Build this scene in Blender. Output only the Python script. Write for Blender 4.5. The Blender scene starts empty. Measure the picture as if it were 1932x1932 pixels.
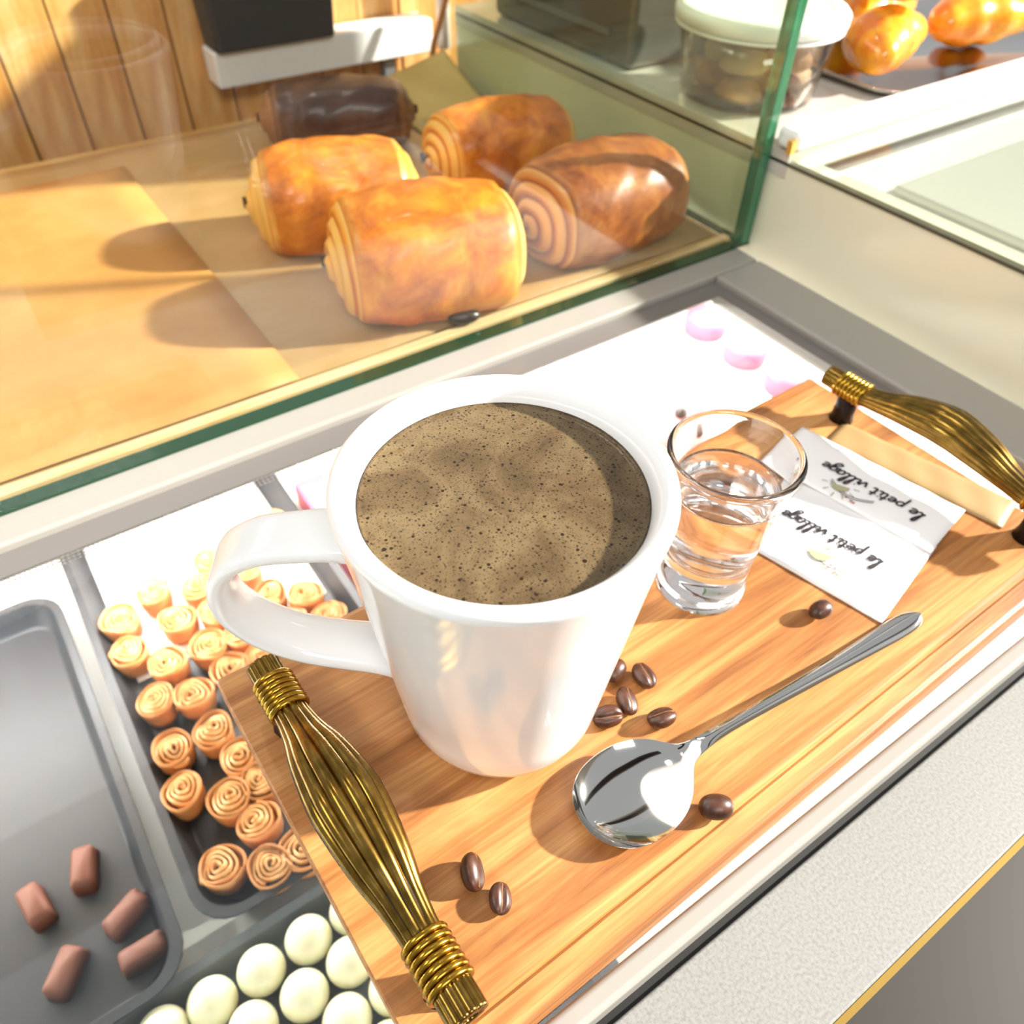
import bpy, math, random
from mathutils import Vector, Matrix
random.seed(7)
S = bpy.context.scene
C = S.collection
R = math.radians
# ------------------------------------------------------------------ camera
cam = bpy.data.cameras.new('camera'); cam_o = bpy.data.objects.new('camera', cam); C.objects.link(cam_o)
S.camera = cam_o
cam.sensor_width = 36; cam.sensor_fit = 'HORIZONTAL'; cam.lens = 28.05; cam.clip_start = .01; cam.clip_end = 50
right = Vector((0.82420841, -0.56596256, 0.01915403)); up = Vector((0.39321634, 0.59632391, 0.69984191)); fwd = Vector((0.40750633, 0.56928391, -0.71404091))
M = Matrix((right, up, -fwd)).transposed().to_4x4(); M.translation = (-.0865, -.1247, .2532)
cam_o.matrix_world = M
cam.dof.use_dof = True; cam.dof.focus_distance = .235; cam.dof.aperture_fstop = 14
# ------------------------------------------------------------------ light
W = bpy.data.worlds.new('world'); S.world = W; W.use_nodes = True
bg = W.node_tree.nodes['Background']; bg.inputs[0].default_value = (.96, .98, 1.0, 1); bg.inputs[1].default_value = .40
def light(name, kind, loc, target, energy, color, **kw):
    l = bpy.data.lights.new(name, kind); o = bpy.data.objects.new(name, l); C.objects.link(o)
    o.location = loc; o.rotation_euler = (Vector(target) - Vector(loc)).to_track_quat('-Z', 'Y').to_euler()
    l.energy = energy; l.color = color
    for k, v in kw.items(): setattr(l, k, v)
    return o
light('window_sun', 'SUN', (1.86, -.82, .98), (0, 0, 0), 11.5, (1, .945, .85), angle=R(2.0))
light('ceiling_lamp', 'SPOT', (.25, 1.0, 1.7), (0, .05, 0), 10, (1, .88, .70), spot_size=R(60), spot_blend=.5, shadow_soft_size=.04)
light('fill_panel', 'AREA', (-.35, -1.6, 1.5), (0, 0, 0), 17, (1, .99, .97), shape='RECTANGLE', size=.9, size_y=.4)  # unseen fill behind the camera, added to brighten front-facing surfaces
light('fill_panel', 'AREA', (-1.3, .6, 1.8), (.2, .4, 0), 13, (1, .97, .9), shape='RECTANGLE', size=1.0, size_y=.25)  # unseen fill from the left, placed to brighten the cabinet and side panel
S.cycles.transparent_max_bounces = 40; S.cycles.max_bounces = 24; S.cycles.transmission_bounces = 24; S.cycles.glossy_bounces = 20; S.cycles.diffuse_bounces = 4
vs = S.view_settings; vs.view_transform = 'Standard'; vs.look = 'None'; vs.gamma = 1; vs.use_curve_mapping = False; vs.exposure = .38
# ------------------------------------------------------------------ materials
def srgb(h):
    if isinstance(h, str): h = tuple(int(h[i:i+2], 16) for i in (0, 2, 4))
    return tuple(((c/255/12.92) if c/255 <= .04045 else ((c/255+.055)/1.055)**2.4) for c in h) + (1,)
def mat(name, col='cccccc', rough=.5, metal=0, spec=.5, coat=0, emit=None, es=0, trans=0, ior=1.5, sss=0):
    m = bpy.data.materials.new(name); m.use_nodes = True
    b = m.node_tree.nodes['Principled BSDF']
    b.inputs['Base Color'].default_value = srgb(col); b.inputs['Roughness'].default_value = rough
    b.inputs['Metallic'].default_value = metal; b.inputs['IOR'].default_value = ior
    b.inputs['Specular IOR Level'].default_value = spec; b.inputs['Coat Weight'].default_value = coat
    b.inputs['Coat Roughness'].default_value = .08; b.inputs['Transmission Weight'].default_value = trans
    if emit: b.inputs['Emission Color'].default_value = srgb(emit); b.inputs['Emission Strength'].default_value = es
    if sss: b.inputs['Subsurface Weight'].default_value = sss; b.inputs['Subsurface Radius'].default_value = (.01, .006, .003); b.inputs['Subsurface Scale'].default_value = .4
    return m
class N:
    def __init__(s, m): s.t = m.node_tree; s.b = s.t.nodes.get('Principled BSDF')
    def n(s, k, **kw):
        x = s.t.nodes.new(k)
        for a, v in kw.items():
            if a.startswith('i_'):
                key = a[2:]; key = int(key) if key.isdigit() else key.replace('_', ' ')
                x.inputs[key].default_value = v
            else: setattr(x, a, v)
        return x
    def l(s, a, b): s.t.links.new(a, b)
    def coord(s, scale=(1, 1, 1), which='Object', rot=(0, 0, 0)):
        c = s.n('ShaderNodeTexCoord'); mp = s.n('ShaderNodeMapping'); mp.inputs['Scale'].default_value = scale; mp.inputs['Rotation'].default_value = rot
        s.l(c.outputs[which], mp.inputs[0]); return mp.outputs[0]
    def noise(s, co, scale, det=4, rough=.6, dist=0):
        x = s.n('ShaderNodeTexNoise', i_Scale=scale, i_Detail=det, i_Roughness=rough, i_Distortion=dist); s.l(co, x.inputs['Vector']); return x.outputs['Fac']
    def ramp(s, fac, stops, interp='LINEAR'):
        x = s.n('ShaderNodeValToRGB'); x.color_ramp.interpolation = interp
        e = x.color_ramp.elements
        while len(e) < len(stops): e.new(.5)
        for i, (p, c) in enumerate(stops): e[i].position = p; e[i].color = srgb(c) if isinstance(c, str) else (c, c, c, 1)
        s.l(fac, x.inputs[0]); return x.outputs[0]
    def mix(s, f, a, b, mode='MIX'):
        x = s.n('ShaderNodeMix', data_type='RGBA', blend_type=mode)
        for v, i in ((f, 0), (a, 6), (b, 7)):
            if isinstance(v, str): x.inputs[i].default_value = srgb(v)
            elif isinstance(v, (int, float)): x.inputs[i].default_value = v
            else: s.l(v, x.inputs[i])
        return x.outputs[2]
    def math(s, op, a, b=0.0):
        x = s.n('ShaderNodeMath', operation=op)
        for v, i in ((a, 0), (b, 1)):
            if isinstance(v, (int, float)): x.inputs[i].default_value = v
            else: s.l(v, x.inputs[i])
        return x.outputs[0]
    def bump(s, h, st, dist=.001):
        x = s.n('ShaderNodeBump', i_Strength=st, i_Distance=dist); s.l(h, x.inputs['Height']); s.l(x.outputs[0], s.b.inputs['Normal'])
    def col(s, c): s.l(c, s.b.inputs['Base Color'])

def wood(name, cols, sc=(6, 90, 90), rough=.45, bump=.15, fine=1.0, coat=0):
    m = mat(name, cols[1], rough, coat=coat); k = N(m)
    co = k.coord(sc)
    a = k.noise(co, 1.0, 6, .62, .6)
    c1 = k.ramp(a, [(.30, cols[0]), (.48, cols[1]), (.60, cols[2]), (.75, cols[1])])
    co2 = k.coord((sc[0]*3, sc[1]*9, sc[2]*9)); b = k.noise(co2, 1.0, 3, .7)
    c2 = k.ramp(b, [(.35, .72), (.6, 1.0)])
    c = k.mix(.75*fine, c1, c2, 'MULTIPLY')
    c3 = k.ramp(k.noise(k.coord((sc[0]*.7, sc[1]*1.6, sc[2]*1.6)), 1.0, 2, .5), [(.30, .55), (.40, 1.0)]); c = k.mix(.6*fine, c, c3, 'MULTIPLY'); k.col(c); k.bump(b, bump, .0006)
    return m
def pane(name, tint='ffffff', f0=.04, rough=0.0):
    # clear sheet glass: Schlick reflection over straight-through transmission
    m = bpy.data.materials.new(name); m.use_nodes = True; t = m.node_tree; t.nodes.clear()
    o = t.nodes.new('ShaderNodeOutputMaterial'); lw = t.nodes.new('ShaderNodeLayerWeight'); lw.inputs[0].default_value = .5
    p = t.nodes.new('ShaderNodeMath'); p.operation = 'POWER'; p.inputs[1].default_value = 5; t.links.new(lw.outputs['Facing'], p.inputs[0])
    q = t.nodes.new('ShaderNodeMath'); q.operation = 'MULTIPLY_ADD'; q.inputs[1].default_value = 1-f0; q.inputs[2].default_value = f0; t.links.new(p.outputs[0], q.inputs[0])
    tr = t.nodes.new('ShaderNodeBsdfTransparent'); tr.inputs[0].default_value = srgb(tint)
    g = t.nodes.new('ShaderNodeBsdfGlossy'); g.inputs['Roughness'].default_value = rough
    mx = t.nodes.new('ShaderNodeMixShader'); t.links.new(q.outputs[0], mx.inputs[0]); t.links.new(tr.outputs[0], mx.inputs[1]); t.links.new(g.outputs[0], mx.inputs[2])
    t.links.new(mx.outputs[0], o.inputs[0]); return m

MT = {}
MT['board'] = wood('teak', ('7a4520', 'b27640', 'c99258'), (5, 75, 75), .42, .18)
MT['ceramic'] = mat('white_ceramic', 'f4f5f6', .12, spec=.6, coat=.4)
MT['bronze'] = mat('aged_bronze', '8a6a2c', .24, 1)
k = N(MT['bronze']); n_ = k.noise(k.coord((1, 1, 1)), 160, 4, .6); k.col(k.ramp(n_, [(.3, '6b5322'), (.55, '8a6d33'), (.8, 'a2854a')]))
MT['bronze_dark'] = mat('dark_bronze', '24160c', .45, .6)
MT['gold'] = mat('polished_bronze', 'a8842f', .22, 1)
MT['steel'] = mat('steel', 'd6d4d0', .07, 1)
MT['frame'] = mat('grey_laminate', '96938d', .32)
MT['ledge'] = mat('speckled_grey', '9d9c99', .45); k = N(MT['ledge']); n_ = k.noise(k.coord(), 900, 2); k.col(k.ramp(n_, [(.3, '757472'), (.5, '838280'), (.75, '8e8d8b')]))
MT['black'] = mat('black_gap', '0b0a0a', .6)
MT['blackplastic'] = mat('black_plastic', '26292f', .5)
MT['glass'] = pane('clear_pane', 'f9fcfa')
MT['sideglass'] = pane('green_pane', 'f2f6ec')
MT['greenedge'] = mat('green_glass_edge', '0d3a22', .12, spec=.6)
MT['cornedge'] = mat('green_glass_corner', '3c8a62', .08, spec=.8, trans=.55)
MT['frit'] = mat('grey_frit', '6f6b69', .3)
MT['white'] = mat('white_panel', 'f0efec', .4)
MT['olive'] = mat('pale_olive_panel', 'e2e0c8', .12, spec=.6)
MT['led'] = mat('led', 'ffffff', .5, emit='f6f8ff', es=120)
MT['paper'] = mat('white_paper', 'f2f0f1', .35)
MT['kraft'] = mat('kraft_paper', 'a4875a', .5)
MT['ink'] = mat('black_ink', '1b1820', .6)
MT['inkblue'] = mat('blue_ink', '7d93c9', .6)
MT['inkolive'] = mat('olive_ink', 'a9a884', .6)
MT['inkpink'] = mat('red_ink', 'b9856f', .6)
MT['pine'] = wood('pine', ('c4803c', 'e2a862', 'efc48a'), (45, 45, 5), .5, .05, .4)
MT['silver'] = mat('white_metal', 'dfe3e6', .25, .3)
MT['grey'] = mat('grey_metal', '8d939b', .35, .6)
MT['darkgrey'] = mat('dark_steel', '6b6762', .22, .35)
MT['clear'] = pane('clear_plastic', 'f2efe9', .05, .03)
MT['glassware'] = mat('glassware', 'ffffff', 0, trans=1, ior=1.48)
MT['water'] = mat('water', 'ffffff', 0, trans=1, ior=1.33)
MT['choc'] = mat('chocolate', '2a1712', .3)
MT['copper'] = mat('copper', 'b07c4a', .25, .8)
MT['pink'] = mat('pink_icing', 'e4607c', .4); MT['palepink'] = mat('pale_pink', 'e59a9c', .5)
MT['paleblue'] = mat('pale_blue', 'b9cfe2', .4)
MT['ballwhite'] = mat('white_ball', 'f6f2cf', .35, sss=.2)
MT['yellowbread'] = mat('glazed_bread', 'f0a21c', .25, coat=.3)
k = N(MT['yellowbread']); n_ = k.noise(k.coord(), 30, 4); k.col(k.ramp(n_, [(.35, 'd8711a'), (.6, 'f5b32a')]))
MT['cookie'] = mat('cookie', 'c79a6a', .6); MT['cookie2'] = mat('dark_cookie', '6b3d2c', .6); MT['cookie3'] = mat('pale_cookie', 'e3cfb0', .6)
# parchment
for nm, cc in (('parch', ('a98556', 'b8946a')), ('goldpaper', ('bd8548', 'c79458')), ('olivepaper', ('a98f4e', 'b9a162'))):
    MT[nm] = mat(nm, cc[0], .35 if nm == 'parch' else .6); k = N(MT[nm]); n_ = k.noise(k.coord(), 14, 3); k.col(k.ramp(n_, [(.35, cc[0]), (.65, cc[1])])); k.bump(k.noise(k.coord(), 35, 3), .35, .002)
# coffee crema
m = MT['crema'] = mat('crema', '8f7449', .30); k = N(m); co = k.coord()
base = k.ramp(k.noise(co, 45, 6, .65, .8), [(.28, '443622'), (.45, '5d4b32'), (.62, '705f43'), (.78, '5e441d')])
def dots(scale, r, seedoff, keep):
    mp = k.n('ShaderNodeMapping'); mp.inputs['Location'].default_value = (seedoff, seedoff*.7, 0); k.l(co, mp.inputs[0])
    v = k.n('ShaderNodeTexVoronoi', i_Scale=scale); k.l(mp.outputs[0], v.inputs['Vector'])
    inside = k.math('LESS_THAN', v.outputs['Distance'], r)
    sep = k.n('ShaderNodeSeparateColor'); k.l(v.outputs['Color'], sep.inputs[0])
    return k.math('MULTIPLY', inside, k.math('LESS_THAN', sep.outputs[0], keep))
d1 = dots(1500, .32, 0, .9); d2 = dots(850, .28, .3, .55); d3 = dots(470, .23, .7, .22); d4 = dots(280, .18, 1.3, .06)
dd = k.math('MAXIMUM', k.math('MULTIPLY', d1, .55), k.math('MAXIMUM', k.math('MULTIPLY', d2, .8), k.math('MAXIMUM', d3, d4)))
k.col(k.mix(dd, base, '241708')); k.bump(k.math('SUBTRACT', 1.0, dd), .25, .0004)
MT['coffee'] = mat('coffee', '2a1608', .06)
# bean
m = MT['bean'] = mat('roasted_bean', '4a2b1c', .38); k = N(m); k.col(k.ramp(k.noise(k.coord(), 350, 4), [(.3, '2c160c'), (.7, '543122')]))
MT['beancut'] = mat('bean_cut', '7a5232', .6)
# laminated pastry: golden crust, paler layered ends (local X is the roll axis)
def pastry_mat(name, dark, mid, lite, pale):
    m = mat(name, mid, .42, coat=.12); k = N(m); co = k.coord()
    crust = k.ramp(k.noise(co, 34, 7, .7, .6), [(.32, dark), (.5, mid), (.66, lite)])
    sep = k.n('ShaderNodeSeparateXYZ'); k.l(co, sep.inputs[0])
    at = k.n('ShaderNodeAttribute', attribute_name='layer')
    lay = k.ramp(k.math('FRACT', at.outputs['Fac']), [(.0, mid), (.25, lite), (.6, pale), (.85, pale), (.93, mid), (1.0, dark)])
    en = k.n('ShaderNodeAttribute', attribute_name='endness')
    e = k.math('ADD', en.outputs['Fac'], k.math('MULTIPLY', k.math('SUBTRACT', k.noise(co, 60, 3), .5), .35))
    f = k.ramp(e, [(.35, 0.0), (.6, 1.0)])
    k.col(k.mix(f, crust, lay)); k.bump(k.noise(co, 120, 4), .3, .001); return m
MT['pastry'] = pastry_mat('golden_pastry', '8f3f08', 'd07010', 'ec9a26', 'efbb5e')
MT['pastry_dark'] = pastry_mat('dark_baked_pastry', '64290c', '96501e', 'b87232', 'd39c55')
MT['pastry_choc'] = pastry_mat('chocolate_pastry', '351c14', '4c2c20', '64402f', '8a5f42')
m = MT['swirl'] = mat('puff_swirl', 'd9a066', .45); k = N(m); k.col(k.ramp(k.noise(k.coord(), 120, 4), [(.3, 'c07a3c'), (.5, 'dba468'), (.75, 'efc894')]))
m = MT['swirlshell'] = mat('puff_shell', 'c98850', .5); k = N(m); k.col(k.ramp(k.noise(k.coord((60, 60, 300)), 1, 4), [(.3, 'b06c36'), (.6, 'd2935a')]))

# ------------------------------------------------------------------ mesh helpers
class MB:
    def __init__(s): s.v = []; s.f = []
    def add(s, v, f):
        o = len(s.v); s.v += [tuple(p) for p in v]; s.f += [tuple(i+o for i in q) for q in f]; return s
    def box(s, a, b):
        (x0, y0, z0), (x1, y1, z1) = a, b
        return s.add([(x0, y0, z0), (x1, y0, z0), (x1, y1, z0), (x0, y1, z0), (x0, y0, z1), (x1, y0, z1), (x1, y1, z1), (x0, y1, z1)],
                     [(3, 2, 1, 0), (4, 5, 6, 7), (0, 1, 5, 4), (1, 2, 6, 5), (2, 3, 7, 6), (3, 0, 4, 7)])
    def loft(s, rings, closed=True, cap0=True, cap1=True):
        n = len(rings[0]); o = len(s.v); f = []
        for r in rings: s.v += [tuple(p) for p in r]
        for i in range(len(rings)-1):
            for j in range(n if closed else n-1):
                a = o+i*n+j; b = o+i*n+(j+1) % n; f.append((a, b, b+n, a+n))
        if cap0: f.append(tuple(o+j for j in reversed(range(n))))
        if cap1: f.append(tuple(o+(len(rings)-1)*n+j for j in range(n)))
        s.f += f; return s
    def lathe(s, prof, n=48, c=(0, 0), cap0=False, cap1=False):
        return s.loft([[(c[0]+r*math.cos(2*math.pi*j/n), c[1]+r*math.sin(2*math.pi*j/n), z) for j in range(n)] for r, z in prof], True, cap0, cap1)
    def tube(s, path, rad, n=8, caps=True):
        P = [Vector(p) for p in path]; rings = []; up_ = None
        for i, p in enumerate(P):
            t = (P[min(i+1, len(P)-1)]-P[max(i-1, 0)]).normalized()
            if up_ is None:
                up_ = Vector((0, 0, 1)) if abs(t.z) < .9 else Vector((1, 0, 0))
            a = t.cross(up_).normalized(); up_ = a.cross(t).normalized()
            r = rad[i] if isinstance(rad, (list, tuple)) else rad
            rings.append([p+a*math.cos(2*math.pi*j/n)*r+up_*math.sin(2*math.pi*j/n)*r for j in range(n)])
        return s.loft(rings, True, caps, caps)
    def ellipsoid(s, c, r, n=20, m=12):
        rings = []
        for i in range(m+1):
            t = math.pi*(i/m); t = min(max(t, .02), math.pi-.02)
            rings.append([(c[0]+r[0]*math.sin(t)*math.cos(2*math.pi*j/n), c[1]+r[1]*math.sin(t)*math.sin(2*math.pi*j/n), c[2]-r[2]*math.cos(t)) for j in range(n)])
        return s.loft(rings)
    def mesh(s, name, m, smooth=True):
        me = bpy.data.meshes.new(name); me.from_pydata(s.v, [], s.f); me.validate(); me.update()
        me.materials.append(MT[m] if isinstance(m, str) else m)
        if smooth: me.polygons.foreach_set('use_smooth', [True]*len(me.polygons))
        return me
    def build(s, name, m, parent=None, smooth=False, bevel=0, seg=2, sub=0):
        o = bpy.data.objects.new(name, s.mesh(name, m, smooth or bevel > 0)); C.objects.link(o); o.parent = parent
        if bevel:
            b = o.modifiers.new('bevel', 'BEVEL'); b.width = bevel; b.segments = seg; b.limit_method = 'ANGLE'; b.harden_normals = True
        if sub:
            b = o.modifiers.new('subd', 'SUBSURF'); b.levels = sub; b.render_levels = sub
        return o
def fix(o):   # outward normals
    import bmesh
    bm = bmesh.new(); bm.from_mesh(o.data); bmesh.ops.recalc_face_normals(bm, faces=bm.faces); bm.to_mesh(o.data); bm.free(); return o
def tag(o, label, cat, group=None, kind=None):
    o['label'] = label; o['category'] = cat
    if group: o['group'] = group
    if kind: o['kind'] = kind
    return o
def thing(name, label, cat, loc=(0, 0, 0), rz=0, group=None):
    o = bpy.data.objects.new(name, None); C.objects.link(o); o.location = loc; o.rotation_euler = (0, 0, rz); o.empty_display_size = .01
    return tag(o, label, cat, group)
def inst(name, me, parent=None, loc=(0, 0, 0), rot=(0, 0, 0), sc=(1, 1, 1)):
    o = bpy.data.objects.new(name, me); C.objects.link(o); o.parent = parent; o.location = loc; o.rotation_euler = rot; o.scale = sc; return o
def crom(pts, n=8):
    P = [Vector(p) for p in pts]; out = []
    for i in range(len(P)-1):
        p0, p1, p2, p3 = P[max(i-1, 0)], P[i], P[i+1], P[min(i+2, len(P)-1)]
        for k in range(n):
            t = k/n; out.append(.5*((2*p1)+(p2-p0)*t+(2*p0-5*p1+4*p2-p3)*t*t+(3*p1-p0-3*p2+p3)*t**3))
    out.append(P[-1]); return out
def rrect(x0, x1, y0, y1, r, n=6):
    out = []
    for cx, cy, a in ((x1-r, y1-r, 0), (x0+r, y1-r, 90), (x0+r, y0+r, 180), (x1-r, y0+r, 270)):
        for i in range(n+1): t = R(a+90*i/n); out.append((cx+r*math.cos(t), cy+r*math.sin(t)))
    return out

# ------------------------------------------------------------------ the setting
def structure(o): o['kind'] = 'structure'; return o
structure(MB().box((-4, -4, -1.02), (5, 4, -1.0)).build('floor', mat('floor_tiles', '2e2925', .5)))
wb = structure(MB().box((-1.2, .705, -1.0), (2.6, .73, .20)).build('wall_back', wood('pine_backing', ('5a3214', '7a4a22', '8a5a2e'))))
pl = MB().box((0, 0, 0), (.0435, .01, .56)).mesh('plank', 'pine', False)
for i in range(36):
    o = inst('plank', pl, wb, (-.52+i*.0455, .694-(.0012 if i % 3 else 0), -.35))
structure(MB().box((-4, -2.6, -1.0), (5, -2.5, 2.4)).build('wall_front', mat('warm_plaster', 'd8c9b2', .8)))
cb = MB().box((-2.4, -.16, 0), (4.5, .16, .22)).mesh('reflection_beam', wood('reflection_beam_wood', ('2a1a10', '3a2618', '4a3222')), False)  # out-of-view beams, added only for dark bands in spoon and bronze reflections
for i, yb in enumerate((-.9, 1.5)): structure(inst('unseen_beam_%d' % (i+1), cb, None, (0, yb, 2.35)))
# ------------------------------------------------------------------ lower display counter
dc = thing('display_counter', 'grey framed glass-topped display counter lit from inside under the wooden board', 'display case')
GZ = -.016
MB().box((-.75, -.087, -.022), (.3006, .1925, GZ)).build('glass_top', 'glass', dc)
def rail(name, x0, x1, y0, y1, inner, zt=-.011):
    o = MB().box((x0, y0, -.032), (x1, y1, zt)).build(name, 'frame', dc, bevel=.0022, seg=3); return o
rail('frame_rail', -.75, .3415, .1925, .222, 0)
rail('frame_rail', .3006, .3415, -.0945, .1922, 0)
rail('frame_rail', -.75, .3003, -.0945, -.0872, 0)
rail('frame_rail', -.775, -.7503, -.0945, .222, 0)
# fritted borders with a dotted inner edge
m = mat('dotted_frit', '6f6b69', .3); k = N(m); co = k.coord((1/.0022, 1/.0022, 0)); v = k.n('ShaderNodeTexVoronoi', i_Scale=1.0, i_Randomness=0.0); k.l(co, v.inputs['Vector'])
k.l(k.math('LESS_THAN', v.outputs['Distance'], .33), k.b.inputs['Alpha'])
MB().box((-.75, .1775, GZ), (.3006, .1925, GZ+.0003)).build('frit_border', 'frit', dc)
MB().box((-.75, .1715, GZ), (.2900, .1775, GZ+.0003)).build('frit_dots', m, dc)
MB().box((.2900, -.087, GZ), (.3006, .1775, GZ+.0003)).build('frit_border', 'frit', dc)
MB().box((.2835, -.087, GZ), (.2900, .1715, GZ+.0003)).build('frit_dots', m, dc)
# well
MB().box((-.75, -.125, -.215), (.72, .52, -.205)).build('well_floor', 'white', dc)
MB().box((-.75, .52, -.205), (.72, .53, -.033)).build('well_back', 'white', dc)
MB().box((.72, -.125, -.205), (.73, .53, -.062)).build('well_side', 'white', dc)
MB().box((-.76, -.125, -.205), (-.75, .53, -.033)).build('well_side', 'white', dc)
MB().box((-.75, -.130, -.205), (.72, -.125, -.062)).build('well_front', 'white', dc)
MB().tube([(-.74, .305, -.070), (.70, .305, -.070)], .005, 8).build('led_tube', 'led', dc, True)
MB().tube([(.56, -.11, -.070), (.56, .28, -.070)], .004, 8).build('led_tube', 'led', dc, True)
# front ledge
MB().box((-.75, -.0975, -.06), (.3415, -.0945, -.022)).build('shadow_gap', 'black', dc)
MB().box((-.75, -.1345, -.05), (.3415, -.0975, -.020)).build('ledge', 'ledge', dc, bevel=.001)
MB().box((-.75, -.1365, -.05), (.3415, -.1345, -.0205)).build('edge_trim', mat('brass_trim', 'a88a48', .35, .7), dc)
MB().box((-.75, -.1345, -1.0), (.3415, -.131, -.052)).build('front_panel', 'black', dc)

# ------------------------------------------------------------------ glass pastry cabinet standing on the counter
pc = thing('glass_cabinet', 'green-edged glass cabinet holding the chocolate croissants', 'display cabinet')
GT = .26
MB().box((-.75, .211, -.0094), (.3425, .220, GT)).build('front_pane', 'glass', pc)
MB().box((-.75, .211, -.0110), (.3515, .220, -.0095)).build('pane_edge', 'greenedge', pc)
MB().box((.3427, .211, -.0094), (.3515, .220, GT)).build('corner_edge', 'cornedge', pc, bevel=.001)
MB().box((.3447, .2205, -.0094), (.3495, .600, GT)).build('side_pane', 'sideglass', pc)
MB().box((.3447, .2205, -.0110), (.3515, .600, -.0095)).build('pane_edge', 'greenedge', pc)
MB().box((-.75, .2225, -.032), (.3440, .612, -.0105)).build('shelf', wood('shelf_wood', ('9a7238', 'b98f52', 'cba76e'), (5, 60, 60)), pc, bevel=.001)
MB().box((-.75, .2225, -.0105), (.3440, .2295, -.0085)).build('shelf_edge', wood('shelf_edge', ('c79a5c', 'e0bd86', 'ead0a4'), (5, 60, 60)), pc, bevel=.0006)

def sheet(name, x0, x1, y0, y1, z, m, lab, lift=lambda u, v: 0, amp=.0012, nx=24, ny=24):
    b = MB(); vs_ = []; fs = []
    for i in range(nx+1):
        for j in range(ny+1):
            u, v = i/nx, j/ny; x = x0+(x1-x0)*u; y = y0+(y1-y0)*v
            w = amp*(math.sin(x*55+y*31)+math.sin(x*23-y*67+1))*.5+amp
            vs_.append((x, y, z+w+lift(u, v)))
    for i in range(nx):
        for j in range(ny): a = i*(ny+1)+j; fs.append((a, a+ny+1, a+ny+2, a+1))
    o = b.add(vs_, fs).build(name, m, None, True); md = o.modifiers.new('thick', 'SOLIDIFY'); md.thickness = .0003
    return tag(o, lab, 'baking paper')
sheet('baking_paper', -.6, .338, .232, .600, -.0099, 'parch', 'brown translucent baking paper spread under the croissants', amp=.0006)
sheet('baking_paper', -.55, .0235, .2305, .560, -.0080, 'goldpaper', 'golden-tan smooth paper sheet at the left of the croissants', amp=.0004)
sheet('baking_paper', .255, .338, .47, .598, -.0080, 'olivepaper', 'olive-tan paper curling up in the back corner of the glass cabinet', lambda u, v: .045*max(0, v-.25)**1.6*(.35+.65*u), amp=.0006)

# pains au chocolat -------------------------------------------------------------
def pain_mesh(name, L, Wd, Hh, mt, seed, turns=3.2):
    rnd = random.Random(seed); nT = 64; rings = []; lay = []; end = []
    ph = rnd.uniform(0, 6.28); stations = []
    nC = 16
    for i in range(nC+1): stations.append(('capA', i/nC))
    nS = 26
    for i in range(1, nS): stations.append(('side', i/nS))
    for i in range(nC, -1, -1): stations.append(('capB', i/nC))
    for kind, t in stations:
        ring = []
        for j in range(nT):
            a = 2*math.pi*j/nT
            ca, sa = math.cos(a), math.sin(a)
            e = .82
            cy = math.copysign(abs(ca)**e, ca); cz = math.copysign(abs(sa)**e, sa)
            if kind == 'side':
                x = -L/2+L*t; r = .82+.24*math.sin(math.pi*t)**.5+(.014*math.sin(5*a+21*t+ph)+.016*math.sin(2*a-9*t+2*ph)+.008*math.sin(11*a+33*t))*math.sin(math.pi*t)**.5
                step = .022 if (a > 1.9 and a < 3.6) else 0
                r += step; en = max(0, 1-min(t, 1-t)/.20)*.62; ly = ph+turns+11*min(t, 1-t)
            else:
                rr = max(t, .03); sgn = -1 if kind == 'capA' else 1
                sp = rr*turns+a/(2*math.pi)*sgn+ph
                saw = (sp % 1.0)
                dome = .010*(1-rr**2.0)
                relief = .0032*math.sin(math.pi*saw)*(1 if rr < .97 else .3)
                x = sgn*(L/2+dome+relief-.004*(1-abs(rr-.55)))
                r = rr*.82; en = 1.0; ly = sp
            y = cy*r*Wd/2; z = cz*r*Hh/2
            if z < -Hh*.36: z = -Hh*.36+(z+Hh*.36)*.25
            ring.append((x, y, z+Hh*.395)); lay.append(ly); end.append(en)
        rings.append(ring)
    b = MB().loft(rings); me = b.mesh(name, mt, True)
    for nm, arr in (('layer', lay), ('endness', end)):
        at = me.attributes.new(nm, 'FLOAT', 'POINT'); at.data.foreach_set('value', arr)
    return me
sz = -.0088
PAINS = [  # x, y, rot, L, W, H, material, label
    (.128, .270, -17, .100, .083, .072, 'pastry', 'shiny golden chocolate croissant nearest the mug, at the front glass'),
    (.262, .272, 2, .104, .078, .068, 'pastry_dark', 'dark-baked chocolate croissant showing its spiral end beside the glass corner'),
    (.117, .372, -19, .095, .076, .066, 'pastry', 'chocolate croissant beside the golden paper sheet, behind the front one'),
    (.262, .392, -6, .100, .068, .060, 'pastry', 'golden chocolate croissant standing behind the dark-baked one'),
    (.190, .520, -22, .105, .062, .052, 'pastry_choc', 'darkest brown pastry at the back of the glass cabinet'),
]
for i, (x, y, rz, L, w, h, mt, lab) in enumerate(PAINS):
    t = thing('chocolate_croissant', lab, 'pastry', (x, y, sz), R(rz), 'pastries in the glass cabinet')
    inst('pastry_roll', pain_mesh('pastry_roll', L, w, h, mt, 3+i), t)
    for s in (-1, 1):
        e = MB().tube([(s*(L/2-.01), .004, h*.40), (s*(L/2+.0125), .004, h*.40)], .0036, 10).build('chocolate_stick', 'choc', t, True)
    if i == 0: MB().ellipsoid((.012, -w*.47, .005), (.010, .005, .0045)).build('chocolate_smear', 'choc', t, True)

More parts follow.
